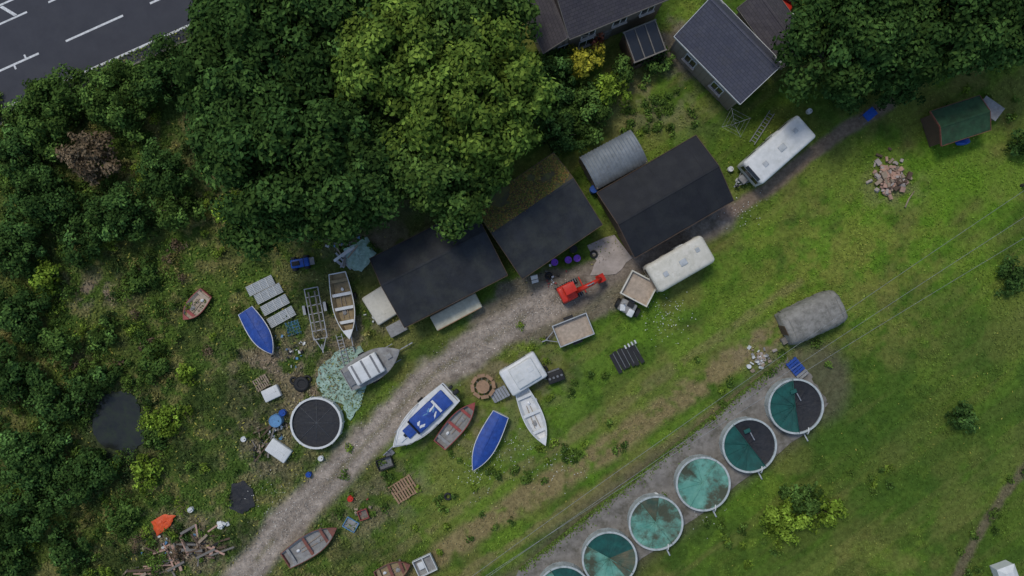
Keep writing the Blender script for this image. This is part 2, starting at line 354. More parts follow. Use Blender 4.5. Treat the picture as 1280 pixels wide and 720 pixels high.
quads_mesh('moss_and_weeds',leaves(np.stack([(qx-640)*S,(360-qy)*S,np.full(k,.09)],1),nrm(rng.normal(size=(k,3))*.4+np.array([0,0,1.])),rng.uniform(.04,.12,k),.5),np.array([.10,.15,.03])*np.exp(rng.normal(0,.35,k))[:,None],leafm)
# pebbles / stones on the track
k=5000; t=rng.uniform(0,1,k); ii=rng.integers(1,len(TR)-1,k); tr=np.array(TR,float)
pp=tr[ii]+(tr[ii+1]-tr[ii])*t[:,None]+rng.normal(0,10,(k,2))
quads_mesh('gravel',leaves(np.stack([(pp[:,0]-640)*S,(360-pp[:,1])*S,np.full(k,.02)],1),nrm(rng.normal(size=(k,3))*.3+np.array([0,0,1.])),rng.uniform(.02,.055,k),.8),np.array([.36,.32,.27])*np.exp(rng.normal(0,.4,k))[:,None],leafm)
fl=[]
for (a,b_,r,k) in((600,585,35,110),(640,560,25,50),(830,395,35,120),(700,580,30,50),(880,640,25,30),(340,620,40,50),(930,260,25,50)):
    q=rng.normal(0,r*.5,(k,2)); fl.append(np.stack([(a+q[:,0]-640)*S,(360-b_-q[:,1])*S,np.full(k,.16)],1))
fl=np.concatenate(fl); quads_mesh('wildflowers',leaves(fl,nrm(rng.normal(size=(len(fl),3))*.3+np.array([0,0,1.])),rng.uniform(.02,.05,len(fl)),.9),np.tile([.7,.7,.62],(len(fl),1)),leafm)
Vs=[];Cs=[]
PAL=[((.050,.092,.020),(.11,.18,.032)),((.08,.135,.025),(.16,.24,.04)),((.13,.20,.025),(.26,.33,.05)),((.032,.060,.018),(.065,.105,.026)),((.17,.16,.05),(.28,.25,.08)),((.14,.10,.06),(.22,.16,.09))]
def weed(px,py,r,h,p):
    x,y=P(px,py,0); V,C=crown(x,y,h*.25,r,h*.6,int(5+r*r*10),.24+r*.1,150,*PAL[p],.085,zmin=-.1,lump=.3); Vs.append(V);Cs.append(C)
cnt=0
while cnt<430:
    a=random.uniform(-20,470); b_=random.uniform(110,735)
    if a>300 and random.random()<.85: continue
    if a>230 and b_>600 and random.random()<.7: continue
    aa=np.array([a]);bb=np.array([b_])
    if segd(aa,bb,TR)[0]<38 or inroad(a,b_+18): continue
    if math.hypot((a-152)/36,(b_-530)/42)<1 and random.random()<.85: continue
    if 225<a<470 and 320<b_<580 and random.random()<.85: continue
    if 10<a<220 and math.hypot(a-120,b_-365)<25: continue
    dkp=[5,4,1.5,4,1,.5] if (a<110 or b_>600) else [4,5,3,1.5,1.3,.5]
    weed(a,b_,random.uniform(.2,.85) if a<230 else random.uniform(.15,.45),random.uniform(.3,1.0),random.choices(range(6),dkp)[0]); cnt+=1
for (a,b_,n_) in((720,560,14),(940,660,22),(1100,600,8),(900,480,6),(830,140,34),(700,460,8),(600,610,10),(1000,430,6),(1240,120,14),(560,640,8),(470,600,10),(650,630,8)):
    for i in range(n_): weed(a+random.gauss(0,32),b_+random.gauss(0,24),random.uniform(.12,.32),random.uniform(.12,.3),random.choice([0,1,1,2]))
for i in range(14):
    t=i/13; weed(1295-115*t+random.choice([-12,12])+random.gauss(0,5),575+170*t+random.gauss(0,5),random.uniform(.15,.35),.3,random.choice([0,1,1]))
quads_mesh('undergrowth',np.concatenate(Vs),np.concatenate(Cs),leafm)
# ------------------------------------------------------------------ road
rx,ry=P(95,95); ra=math.atan2(57,127)
b=B(); b.add([(-90,-1.0,.004),(110,-1.0,.004),(110,13,.004),(-90,13,.004)],[(0,1,2,3)],asphalt); b.build('road',(rx,ry,0),ra)
b=B()
for q in range(-80,80): b.box((q+.5,-1.1,.0),(.985,.14,.24),concrete); b.box((q+.5,13.1,0),(.985,.14,.24),concrete)
b.build('kerb',(rx,ry,0),ra)
b=B(); z=.008
def mk(x0,x1,y0,y1): b.add([(x0,y0,z),(x1,y0,z),(x1,y1,z),(x0,y1,z)],[(0,1,2,3)],paint)
mk(-80,80,-.09,.09); mk(-80,80,12.2,12.35)
for k in range(-9,10): mk(.4+k*7.5,5.5+k*7.5,2.83,3.0)
mk(-4.3,-4.15,2.5,2.83); mk(-3.2,-3.05,3.0,3.3)
mk(-80,-1.5,6.3,6.45); mk(-80,-1.5,7.7,7.85)
for k in range(30):
    x0=-2.6-k*2.2; b.add([(x0,6.5,z),(x0+.3,6.5,z),(x0-.5,7.65,z),(x0-.8,7.65,z)],[(0,1,2,3)],paint)
for k in range(0,9): mk(.4+k*7.5,5.5+k*7.5,6.3,6.45)
b.build('road_markings',(rx,ry,0),ra)
# ------------------------------------------------------------------ concrete pad, pond
def poly(name,pts,z,m,jit=0,sub=6,thick=0):
    q=[]
    for i,p in enumerate(pts):
        n_=pts[(i+1)%len(pts)]
        for k in range(sub):
            t=k/sub; q.append((p[0]*(1-t)+n_[0]*t+random.uniform(-jit,jit),p[1]*(1-t)+n_[1]*t+random.uniform(-jit,jit)))
    v=[(*P(*p),z) for p in q]; b=B(); n=len(v)
    if thick:
        v2=[(x,y,z-thick) for x,y,_ in v]; b.add(v+v2,[list(range(n))]+[(i,(i+1)%n,n+(i+1)%n,n+i) for i in range(n)],m)
    else: b.add(v,[list(range(n))],m)
    return b.build(name)
poly('concrete_pad',[(982,447),(1012,468),(1036,505),(1005,540),(800,700),(700,780),(600,790),(650,712),(820,580)],.05,concrete,2.2,12,.2)
poly('pond',[(122,502),(140,490),(168,494),(180,520),(178,555),(158,570),(130,560),(114,540)],.012,water,4,4)
poly('concrete_apron',[(733,306),(768,293),(790,322),(770,343),(738,345),(745,325)],.03,pinkcon,1,3,.1)
# ------------------------------------------------------------------ buildings
def gable(name,cx,cy,rz,L,W,ev,rd,roof,wall,roof2=None,rf=.5,over=.22,seam=0,trim=wood,win=(),doors=(),chim=(),litter=False):
    e=grp(name,cx,cy,0,rz); yr=-W/2+W*rf
    b=B(); x=L/2; y=W/2
    v=[(-x,-y,0),(x,-y,0),(x,y,0),(-x,y,0),(-x,-y,ev),(x,-y,ev),(x,y,ev),(-x,y,ev),(-x,yr,rd),(x,yr,rd)]
    b.add(v,[(0,1,5,4),(2,3,7,6),(1,2,6,9,5),(3,0,4,8,7)],wall); b.build('walls',parent=e)
    b=B(); X=x+over
    for sgn,mm in((-1,roof),(1,roof2 or roof)):
        ye=sgn*(y+over); run=abs(ye-yr); sl=(rd-ev)/abs(sgn*y-yr); ze=rd-run*sl
        ns=10
        vv=[];ff=[]
        for i in range(ns+1):
            for j in range(5):
                t=j/4; xx=-X+2*X*i/ns; zz=rd+(ze-rd)*t+.06+ (0 if j in(0,4) else random.uniform(-.018,.012))
                vv.append((xx,yr+(ye-yr)*t+(random.uniform(-.03,.03) if j==4 else 0),zz))
        for i in range(ns):
            for j in range(4): q=i*5+j; ff.append((q,q+1,q+6,q+5))
        b.add(vv,ff,mm)
        b.add([(-X,yr,rd+.03),(X,yr,rd+.03),(X,ye,ze+.03),(-X,ye,ze+.03)],[(0,1,2,3)],trim)
        b.box((0,ye+sgn*.03,ze),(2*X,.035,.2),trim)
        for sx in(-1,1):
            b.box((sx*(X+.02),(yr+ye)/2,(rd+ze)/2),(.04,math.hypot(run,ze-rd),.18),trim,rx=math.atan((ze-rd)/(ye-yr)))
        if seam:
            k=int(2*X/seam)
            for i in range(1,k):
                xx=-X+2*X*i/k; b.box((xx,(yr+ye)/2,(rd+ze)/2+.062),(.035,math.hypot(run,ze-rd),.014),mm,rx=math.atan((ze-rd)/(ye-yr)))
    b.box((0,yr,rd+.06),(2*X,.18,.04),roof); b.build('roof',parent=e)
    if litter:
        k=5200; qx=rng.uniform(-X,X,k); qy=yr+.02+(y+over-yr)*rng.random(k)**.8; ke=fbm(qx,qy,.7,3,7)>.46+.10*(qx/X); qx,qy=qx[ke],qy[ke]; k=len(qx)
        qz=rd-(qy-yr)*(rd-ev)/(y-yr)+.085; pc=np.array([[.2,.11,.04],[.17,.18,.04],[.27,.2,.06],[.1,.13,.03],[.09,.06,.04]])[rng.integers(0,5,k)]
        quads_mesh('leaf_litter',leaves(np.stack([qx,qy,qz],1),nrm(rng.normal(size=(k,3))*.3+np.array([0,.3,1.])),rng.uniform(.04,.11,k)),pc,leafm,e)
    b=B(); n=0
    for (sx,side,zc,w,h) in win:
        if side in(-1,1):
            yy=side*(y+.03); b.box((sx,yy,zc),(w+.16,.06,h+.16),white); b.box((sx,yy+side*.025,zc),(w,.05,h),glass); b.box((sx,yy+side*.04,zc),(.06,.06,h),white); b.box((sx,yy+side*.09,zc-h/2-.12),(w+.3,.2,.08),pinkcon)
        else:
            s=-1 if side=='l' else 1; xx=s*(x+.03); b.box((xx,sx,zc),(.06,w+.16,h+.16),white); b.box((xx+s*.025,sx,zc),(.05,w,h),glass); b.box((xx+s*.04,sx,zc),(.06,.06,h),white)
        n=1
    if n: b.build('windows',parent=e)
    if doors:
        b=B()
        for (sx,side,w,h) in doors:
            if side in(-1,1): b.box((sx,side*(y+.03),h/2),(w,.06,h),trim); b.box((sx,side*(y+.07),h*.6),(w*.9,.03,.1),greywood)
            else:
                s=-1 if side=='l' else 1; b.box((s*(x+.03),sx,h/2),(.06,w,h),trim)
        b.build('doors',parent=e)
    for (sx,sy,hh) in chim:
        b=B(); b.box((sx,sy,rd+hh/2-.6),(.6,.9,hh+1.2),stone); b.cyl((sx,sy-.2,rd+hh+.15),.12,.3,brick,10); b.cyl((sx,sy+.2,rd+hh+.15),.12,.3,brick,10); b.build('chimney',parent=e)
    return e
def rect(pts,z):
    w=[P(*p,z) for p in pts]; cx=sum(p[0] for p in w)/4; cy=sum(p[1] for p in w)/4
    ax=((w[1][0]-w[0][0]+w[2][0]-w[3][0])/2,(w[1][1]-w[0][1]+w[2][1]-w[3][1])/2)
    ay=((w[0][0]-w[3][0]+w[1][0]-w[2][0])/2,(w[0][1]-w[3][1]+w[1][1]-w[2][1])/2)
    return cx,cy,math.atan2(ax[1],ax[0]),math.hypot(*ax),math.hypot(*ay)
def shed(name,pts,ev,rd,*a,**k):
    cx,cy,rz,L,W=rect(pts,ev); return gable(name,cx,cy,rz,L-.44,W-.44,ev,rd,*a,**k)
shed('timber_shed',[(458,322),(590,262),(635,340),(510,411)],2.6,3.5,felt,wood,seam=1.0,doors=[(-2.4,-1,1.8,2.0),(1.8,-1,2.2,2.0)],win=[(0,-1,1.5,.8,.6)],rf=.62)
shed('timber_shed',[(595,262),(690,188),(755,284),(650,346)],2.8,3.8,felt,wood,roof2=mossroof,seam=1.0,rf=.62,doors=[(0,-1,2.6,2.1)],win=[(2.3,-1,1.5,.8,.6)],litter=True)
shed('timber_shed',[(745,240),(868,172),(919,248),(795,323)],2.7,3.7,felt2,wood,seam=1.0,rf=.5,doors=[(-1.5,'l',1.6,2.0),(1,-1,2.4,2.1)])
cx,cy,rz,L,W=rect([(724,194),(790,161),(811,200),(748,237)],2.3)
e=grp('corrugated_barrel_shed',cx,cy,0,rz)
b=B(); b.box((-L/2+.1,0,.9),(.06,W-.1,1.8),wood2); b.box((L/2-.1,0,.9),(.06,W-.1,1.8),wood2); b.box((0,-W/2+.05,.8),(L-.2,.06,1.6),corr); b.box((0,W/2-.05,.8),(L-.2,.06,1.6),corr)
b.box((-L/2+.06,0,.9),(.06,.8,1.7),greywood); b.build('walls',parent=e)
b=B(); v=[];f=[];nxs=int(L/.045);na=12
for i in range(nxs+1):
    for j in range(na+1):
        t=math.pi*j/na*.8+math.pi*.1; w=.022*math.cos(2*math.pi*i*.045/.27)
        v.append((-L/2+L*i/nxs,(W/2/math.cos(math.pi*.1)+w)*math.cos(t),1.45+(.75+w)*math.sin(t)))
for i in range(nxs):
    for j in range(na): q=i*(na+1)+j; f.append((q,q+1,q+na+2,q+na+1))
b.add(v,f,corr,None,True); b.build('roof',parent=e)
b=B()
for xx in(-L/2+.03,L/2-.03): 
    b.add([(xx,W/2*.95*math.cos(math.pi*(.1+.8*j/10)),1.5+.7*math.sin(math.pi*(.1+.8*j/10))) for j in range(11)],[list(range(11))],wood2)
b.build('gable_panels',parent=e)
ev=4.6; x1,y1=P(714,44,ev); x2,y2=P(832,-4,ev); rz=math.atan2(y2-y1,x2-x1); L=math.hypot(x2-x1,y2-y1); W=7
mx_,my_=(x1+x2)/2-math.sin(rz)*W/2,(y1+y2)/2+math.cos(rz)*W/2
e=gable('stone_house',mx_,my_,rz,L,W,ev,6.6,slate2,stone,trim=greywood,win=[(-2.3,-1,3.4,1.0,1.1),(.3,-1,3.4,1.0,1.1),(2.6,-1,3.4,1,1.1),(-2.3,-1,1.3,1.1,1.1)],doors=[(-.6,-1,.9,2.0)],chim=[(-2.8,0,1.1)])
x1,y1=P(690,28,3.4); gable('stone_cottage',x1-.2,y1+1.6,rz+math.pi/2,6.5,3.4,3.4,4.6,slate2,stone,trim=greywood,win=[(0,'l',1.9,1.0,1.0)])
x1,y1=P(806,52,2.3); e=grp('glass_conservatory',x1,y1,0,rz); b=B()
for sx in(-1.3,-.43,.43,1.3):
    b.box((sx,-1.2,1.1),(.09,.09,2.2),black); b.box((sx,0,2.35),(.08,2.5,.08),greywood,rx=.15)
b.box((0,-1.2,2.2),(2.8,.1,.1),greywood); b.box((0,1.2,2.55),(2.8,.1,.1),greywood); b.box((-1.35,0,1.1),(.05,2.3,2.2),wood); b.box((1.35,0,1.1),(.05,2.3,2.2),wood); b.box((0,-1.2,.5),(2.6,.05,1.0),wood)
b.build('frame',parent=e); B().box((0,0,2.30),(2.7,2.4,.03),glass,rx=.15).build('roof_glass',parent=e)
shed('slate_roof_house',[(925,132),(846,46),(893,-8),(980,76)],3.4,5.2,slate,stone,trim=white2,win=[(1.5,1,1.8,1.0,1.0),(-1.5,1,1.8,1.0,1.0),(0,'l',2.0,.9,1.0)],over=.2,rf=.30)
shed('outbuilding',[(985,92),(925,15),(960,-25),(1010,50)],2.6,3.4,slate2,stone,trim=greywood)
cx,cy=P(1203,150,2.2)
e=gable('garden_shed',cx,cy,math.radians(18),3.6,2.4,2.0,2.5,greenroof,wood,trim=redbr,doors=[(0,-1,1.0,1.8)],win=[(1.1,-1,1.3,.6,.6)])
cx,cy=P(1240,135,1.2); b=B(); b.box((0,0,.5),(1.6,1.0,1.0),greywood); b.box((0,0,1.05),(1.8,1.2,.06),greypl,rx=.1); b.box((0,-.53,.5),(.5,.04,.8),wood); b.build('chicken_coop',(cx,cy,0),math.radians(-35))
# ------------------------------------------------------------------ boats
def prof(t,tr): 
    if t<.45: return tr+(1-tr)*math.sin(t/.45*math.pi/2)
    u=(t-.45)/.55; return max(.015,(1-u**2.3))
def boat(name,bow,stern,bpx,hull,rim,inner,style='open',Hh=.7,z0=.15,tr=.78,cover=None,thw=3,trailer=False,top=None,cw=.93):
    zt=z0+Hh; cx,cy,L,rz=AX(*stern,*bow,zt); Bm=bpx*S*(H-zt)/H
    e=grp(name,cx,cy,z0,rz); n=19; b=B(); v=[]; rw=.06
    for i in range(n):
        t=i/(n-1); x=-L/2+L*t; w=Bm/2*prof(t,tr); zg=Hh*(.88+.2*t*t); zk=.0+Hh*.75*max(0,(t-.78)/.22)**2; zc=zk+(zg-zk)*.35; fl=zk+(zg-zk)*.3+.03
        wi=max(w-rw,.004); wf=max(w*.72-rw,.003)
        v+=[(x,-w,zg),(x-.0,-w*.8,zc),(x,0,zk),(x,w*.8,zc),(x,w,zg),(x,wi,zg),(x,wf,fl),(x,-wf,fl),(x,-wi,zg)]
    seg=[hull,hull,hull,hull,rim,inner,inner,inner,rim]
    for k in range(9):
        b.add(v,[(i*9+k,i*9+(k+1)%9,(i+1)*9+(k+1)%9,(i+1)*9+k) for i in range(n-1)],seg[k],None,k<4)
    q=v[0:5]; b.add([(p[0]-.01,p[1],p[2]) for p in q]+[(p[0]+.06,p[1],p[2]) for p in q],[(0,1,2,3,4),(9,8,7,6,5),(4,3,8,9),(0,4,9,5)],hull)
    b.build('hull',parent=e)
    if style=='open':
        b=B()
        for k in range(thw):
            t=.12+.62*k/max(thw-1,1); w=Bm*prof(t,tr)-2*rw; b.box((-L/2+L*t,0,Hh*.72),(.24,w,.04),rim if k!=0 else inner)
        dv=[];df=[]
        for i in range(6):
            t=.86+.14*i/5; w=Bm/2*prof(t,tr)-.02; zg=Hh*(.88+.2*t*t)+.012
            dv+=[(-L/2+L*t,-max(w,.005),zg),(-L/2+L*t,max(w,.005),zg)]
        b.add(dv,[(2*i,2*i+1,2*i+3,2*i+2) for i in range(5)],rim); b.box((0,.15,Hh*.45),(L*.4,.05,.04),wood2,rz=.05); b.box((-.1,-.2,Hh*.45),(L*.4,.05,.04),wood2,rz=-.04)
        b.ball((-L*.25,.1,Hh*.45),(.18,.14,.1),white,1,.1); b.ball((L*.1,-.1,Hh*.42),(.25,.2,.08),greypl,1,.2); b.build('thwarts',parent=e)
    if style in('cover','motor','cabin'):
        b=B(); cv=[]; nn=17
        for i in range(nn):
            t=(.0 if style=='cover' else .02)+i/(nn-1)*.985; w=Bm/2*prof(min(t,1),tr)*(cw if style=='cover' else .97); zg=Hh*(.88+.2*t*t)+.015
            rise=(.22 if style=='cover' else .12)*math.sin(math.pi*min(1,.12+t*.8))**.7
            for s_ in(-1,-.6,-.25,0,.25,.6,1):
                cv.append((-L/2+L*t*.985+.02,w*s_,zg+rise*(1-abs(s_)**1.6)+(random.uniform(-.035,.025) if abs(s_)<.9 else 0)))
        m_=cover if style=='cover' else (top or white)
        b.add(cv,[(i*7+j,i*7+j+1,i*7+j+8,i*7+j+7) for i in range(nn-1) for j in range(6)],m_,None,True)
        if style=='cover':
            for k in range(6):
                t=.1+.14*k; w=Bm/2*prof(t,tr)+.015
                for s_ in(-1,1): b.box((-L/2+L*t,s_*w,Hh*.78),(.03,.02,.35),black)
            b.tube([(-L/2+L*.02,0,Hh*.9+.12),(0,0,Hh+.22),(L*.44,0,Hh*1.05+.1)],.02,bluecv,5)
        b.build('cover' if style=='cover' else 'deck',parent=e)
    if style=='motor':
        b=B(); wv=Bm*.62
        b.rbox((-L*.06,0,Hh+.22),(L*.36,wv,.36),.12,cover); b.rbox((L*.17,0,Hh+.15),(L*.2,wv*.62,.14),.05,cover); b.box((L*.12,0,Hh+.28),(.05,wv*.95,.42),glass,ry=.6)
        b.rbox((-L*.33,0,Hh+.14),(L*.2,wv,.2),.08,cover); b.box((-L*.24,0,Hh+.27),(L*.06,wv*.8,.1),white)
        b.rbox((L*.33,0,Hh+.16),(L*.1,wv*.3,.1),.04,white); b.box((L*.27,0,Hh+.2),(L*.05,.3,.03),glass)
        for k in range(7): b.ball((random.uniform(-.2,.1)*L,random.uniform(-.22,.22)*Bm,Hh+.385),(random.uniform(.15,.45),random.uniform(.06,.14),.03),random.choice([white,bluelt]),2,.25,rz=random.uniform(-.7,.7))
        b.build('console',parent=e)
        b=B(); b.rbox((-L/2-.25,.25,Hh*.9),(.5,.34,.5),.1,black); b.box((-L/2-.2,.25,.3),(.15,.12,.9),grey); b.rbox((-L/2-.2,-.3,Hh*.85),(.35,.26,.4),.08,black); b.build('outboard_engine',parent=e)
        b=B(); 
        for s_ in(-1,1): b.tube([(L*.46*1,.02*s_,Hh*1.05+.3),(L*.3,s_*Bm*.33,Hh+.36),(0,s_*Bm*.47,Hh+.32),(-L*.1,s_*Bm*.47,Hh)],.02,galv,5)
        b.build('guard_rail',parent=e)
    if style=='cabin':
        b=B(); b.rbox((-L*.1,0,Hh+.28),(L*.5,Bm*.72,.55),.12,white); 
        for k in range(3): b.box((-L*.28+L*.17*k,0,Hh+.562),(.16,Bm*.66,.02),grey)
        b.box((L*.155,0,Hh+.3),(.04,Bm*.5,.3),glass); 
        for s_ in(-1,1): b.box((-L*.1,s_*Bm*.365,Hh+.33),(L*.34,.03,.2),glass)
        b.box((L*.3,0,Hh+.2),(.45,.4,.06),greypl); b.box((-L*.42,0,Hh+.1),(.5,Bm*.5,.1),grey); b.build('cabin',parent=e)
    if trailer or style=='motor':
        b=B()
        for s_ in(-1,1):
            b.box((-L*.02,s_*Bm*.3,-z0+.25),(L*.85,.06,.08),galv); b.cyl((-L*.12,s_*Bm*.52,-z0+.27),.27,.18,black,16,rx=math.pi/2)
        b.box((-L*.12,0,-z0+.25),(.08,Bm,.08),galv); b.box((L*.5,0,-z0+.3),(L*.4,.08,.08),galv); b.box((L*.62,0,-z0+.5),(.08,.08,.5),galv); b.build('trailer_frame',parent=e)
    else:
        b=B()
        for t in(-.25,.22): b.box((L*t,0,-z0+.06),(.14,Bm*.7,.2),greywood)
        b.build('chocks',parent=e)
    return e
boat('open_boat',(437,424),(421,341),28,white,white,brownint,Hh=.75,thw=4,trailer=True,z0=.3)
boat('covered_boat',(341,443),(306,388),27,white,white,greypl,'cover',cover=bluecv,Hh=.7)
boat('dinghy',(229,400),(257,366),23,redrim,redrim,beige,Hh=.45,z0=.05,thw=2,tr=.8)
boat('cabin_boat',(500,437),(432,476),38,greypl,greypl,greypl,'cabin',Hh=.75,z0=.45,trailer=True,top=greypl)
boat('motorboat',(491,559),(564,490),37,white,white,white,'motor',cover=bluecv,Hh=.85,z0=.45,tr=.85)
boat('rowing_boat',(594,503),(549,557),24,redrim,redrim,greypl,Hh=.6,thw=3)
boat('covered_boat',(591,589),(626,518),28,white,white,greypl,'cover',cover=bluecv,Hh=.7,z0=.2)
boat('rowing_boat',(682,557),(652,488),26,white,white,white,Hh=.6,thw=3,tr=.7)
boat('rowing_boat',(421,660),(356,702),29,redbr,redbr,greypl,Hh=.6,thw=3)
boat('rowing_boat',(513,706),(470,724),24,redbr,redbr,brownint,Hh=.6,thw=3)
cx,cy,L,rz=AX(634,480,674,456,1.5)
e=grp('boat_cabin_unit',cx,cy,0,rz); b=B(); b.rbox((0,0,.7),(L+.3,2.3,1.3),.2,white); b.rbox((.15,0,1.45),(L*.7,1.8,.3),.12,white2); b.box((-.4,0,1.62),(.6,.6,.06),white2); b.box((.7,.1,1.62),(.5,.4,.05),white)
for s_ in(-1,1): b.box((0,s_*1.16,.9),(L*.6,.03,.35),glass)
b.box((-L/2-.165,0,.9),(.03,1.6,.4),glass); b.build('body',parent=e)
b=B(); 
for k in range(6): b.box((-L/2-.4-k*.25,-.5,.8-k*.13),(.2,.9,.04),galv)
b.box((-L/2-1,-.96,.45),(1.5,.04,.1),galv,ry=-.48); b.box((-L/2-1,-.04,.45),(1.5,.04,.1),galv,ry=-.48); b.build('steps',parent=e)
cx,cy,L,rz=AX(388,356,404,440,.5); e=grp('boat_trailer',cx,cy,0,rz); b=B(); 
for s_ in(-1,1): b.box((-L*.08,s_*.55,.5),(L*.75,.07,.09),galv); b.box((L*.36,s_*.3,.5),(1.4,.07,.08),galv,rz=-s_*.42); b.box((-L*.1,s_*.25,.62),(L*.6,.12,.06),greywood); b.cyl((-L*.15,s_*.85,.3),.3,.2,black,16,rx=math.pi/2); b.box((-L*.15,s_*.85,.62),(.75,.22,.05),galv)
for k in range(7): b.box((-L*.45+k*L*.125,0,.54),(.07,1.15,.06),galv)
b.box((L*.45,0,.5),(.7,.09,.09),galv); b.cyl((L*.38,.12,.3),.13,.08,black,12,rx=math.pi/2); b.box((L*.3,0,.8),(.08,.08,.55),galv); b.build('chassis',parent=e)
# ------------------------------------------------------------------ caravans
def caravan(name,front,back,wpx,m,r=.28,old=False):
    cx,cy,L,rz=AX(*back,*front,2.4); W=wpx*S*(H-2.4)/H; e=grp(name,cx,cy,0,rz)
    b=B(); b.rbox((0,0,1.4),(L,W,1.95),r,m,seg=4); b.rbox((0,0,.5),(L*.97,W*.96,.3),.05,greypl); b.build('body',parent=e)
    b=B(); b.rbox((-.2,0,2.4),(.6,.5,.10),.04,palecorr); b.rbox((L*.28,.1,2.4),(.4,.4,.08),.03,palecorr); b.rbox((-L*.32,-.3,2.4),(.35,.35,.08),.03,palecorr)
    for k in range(1,6): b.box((-L/2+L*k/6,0,2.377),(.025,W-2*r-.02,.010),m)
    for s_ in(-1,1): b.box((0,s_*(W/2-r*.72),2.30),(L-2*r,.03,.03),palecorr)
    b.build('roof_vents',parent=e)
    b=B(); b.box((L/2-.02,0,1.6),(.1,W*.78,.62),glass,ry=0); b.box((-L/2+.02,0,1.6),(.1,W*.7,.55),glass)
    if not old: b.box((L/2-.055,0,2.29),(.26,W*.62,.08),glass,ry=.785)
    for s_ in(-1,1):
        for k in(-.28,.05,.3): b.box((L*k,s_*(W/2+.0),1.6),(L*.16,.06,.5),glass)
    b.box((-L*.12,-W/2-.01,1.2),(.65,.06,1.6),white2); b.build('windows_door',parent=e)
    b=B(); 
    for s_ in(-1,1): b.cyl((-.2,s_*(W/2-.12),.33),.33,.2,black,18,rx=math.pi/2); b.box((L/2+.45,s_*.28,.42),(1.35,.07,.1),galv,rz=-s_*.42)
    b.box((L/2+1.0,0,.42),(.35,.1,.1),galv); b.cyl((L/2+.9,.14,.3),.1,.5,black,10); b.rbox((L/2+.3,0,.62),(.5,.7,.3),.06,m if old else greypl); b.build('chassis',parent=e)
caravan('touring_caravan',(941,217),(1010,156),37,white2,.24)
caravan('old_caravan',(816,350),(887,309),39,oldcream,.36,True)
cx,cy,L,rz=AX(986,414,1056,382,1.8); e=grp('curved_roof_shelter',cx,cy,0,rz); W=3.0; b=B(); v=[];f=[]
for i in range(25):
    for j in range(15):
        t=math.pi*j/14; rr=1+random.uniform(-.025,.025)-.12*(abs(i/12-1)**6); v.append((-L/2+L*i/24+random.uniform(-.02,.02),W/2*rr*math.copysign(abs(math.cos(t))**.7,math.cos(t)),.1+1.75*rr*math.sin(t)**.62))
for i in range(24):
    for j in range(14): q=i*15+j; f.append((q,q+1,q+16,q+15))
f.append(list(range(15))); f.append([24*15+j for j in range(15)][::-1]); b.add(v,f,greyrag,None,True)
b.build('canvas',parent=e); b=B(); b.box((-L/2-.02,0,.7),(.05,.8,1.4),wood); 
for k in(-.42,-.2,.0,.22,.42): b.tube([(L*k,-W/2-.0,.1),(L*k,-W*.42,1.35),(L*k,-W*.2,1.81),(L*k,W*.2,1.83),(L*k,W*.42,1.36),(L*k,W/2,.1)],.03,greyrag,5)
b.build('ribs_door',parent=e)
cx,cy=P(982,424); b=B(); b.box((0,0,.2),(.9,.5,.4),greywood); b.box((.3,.2,.45),(.6,.3,.1),wood2,rz=.4); b.build('wooden_crate',(cx,cy,0),.5)
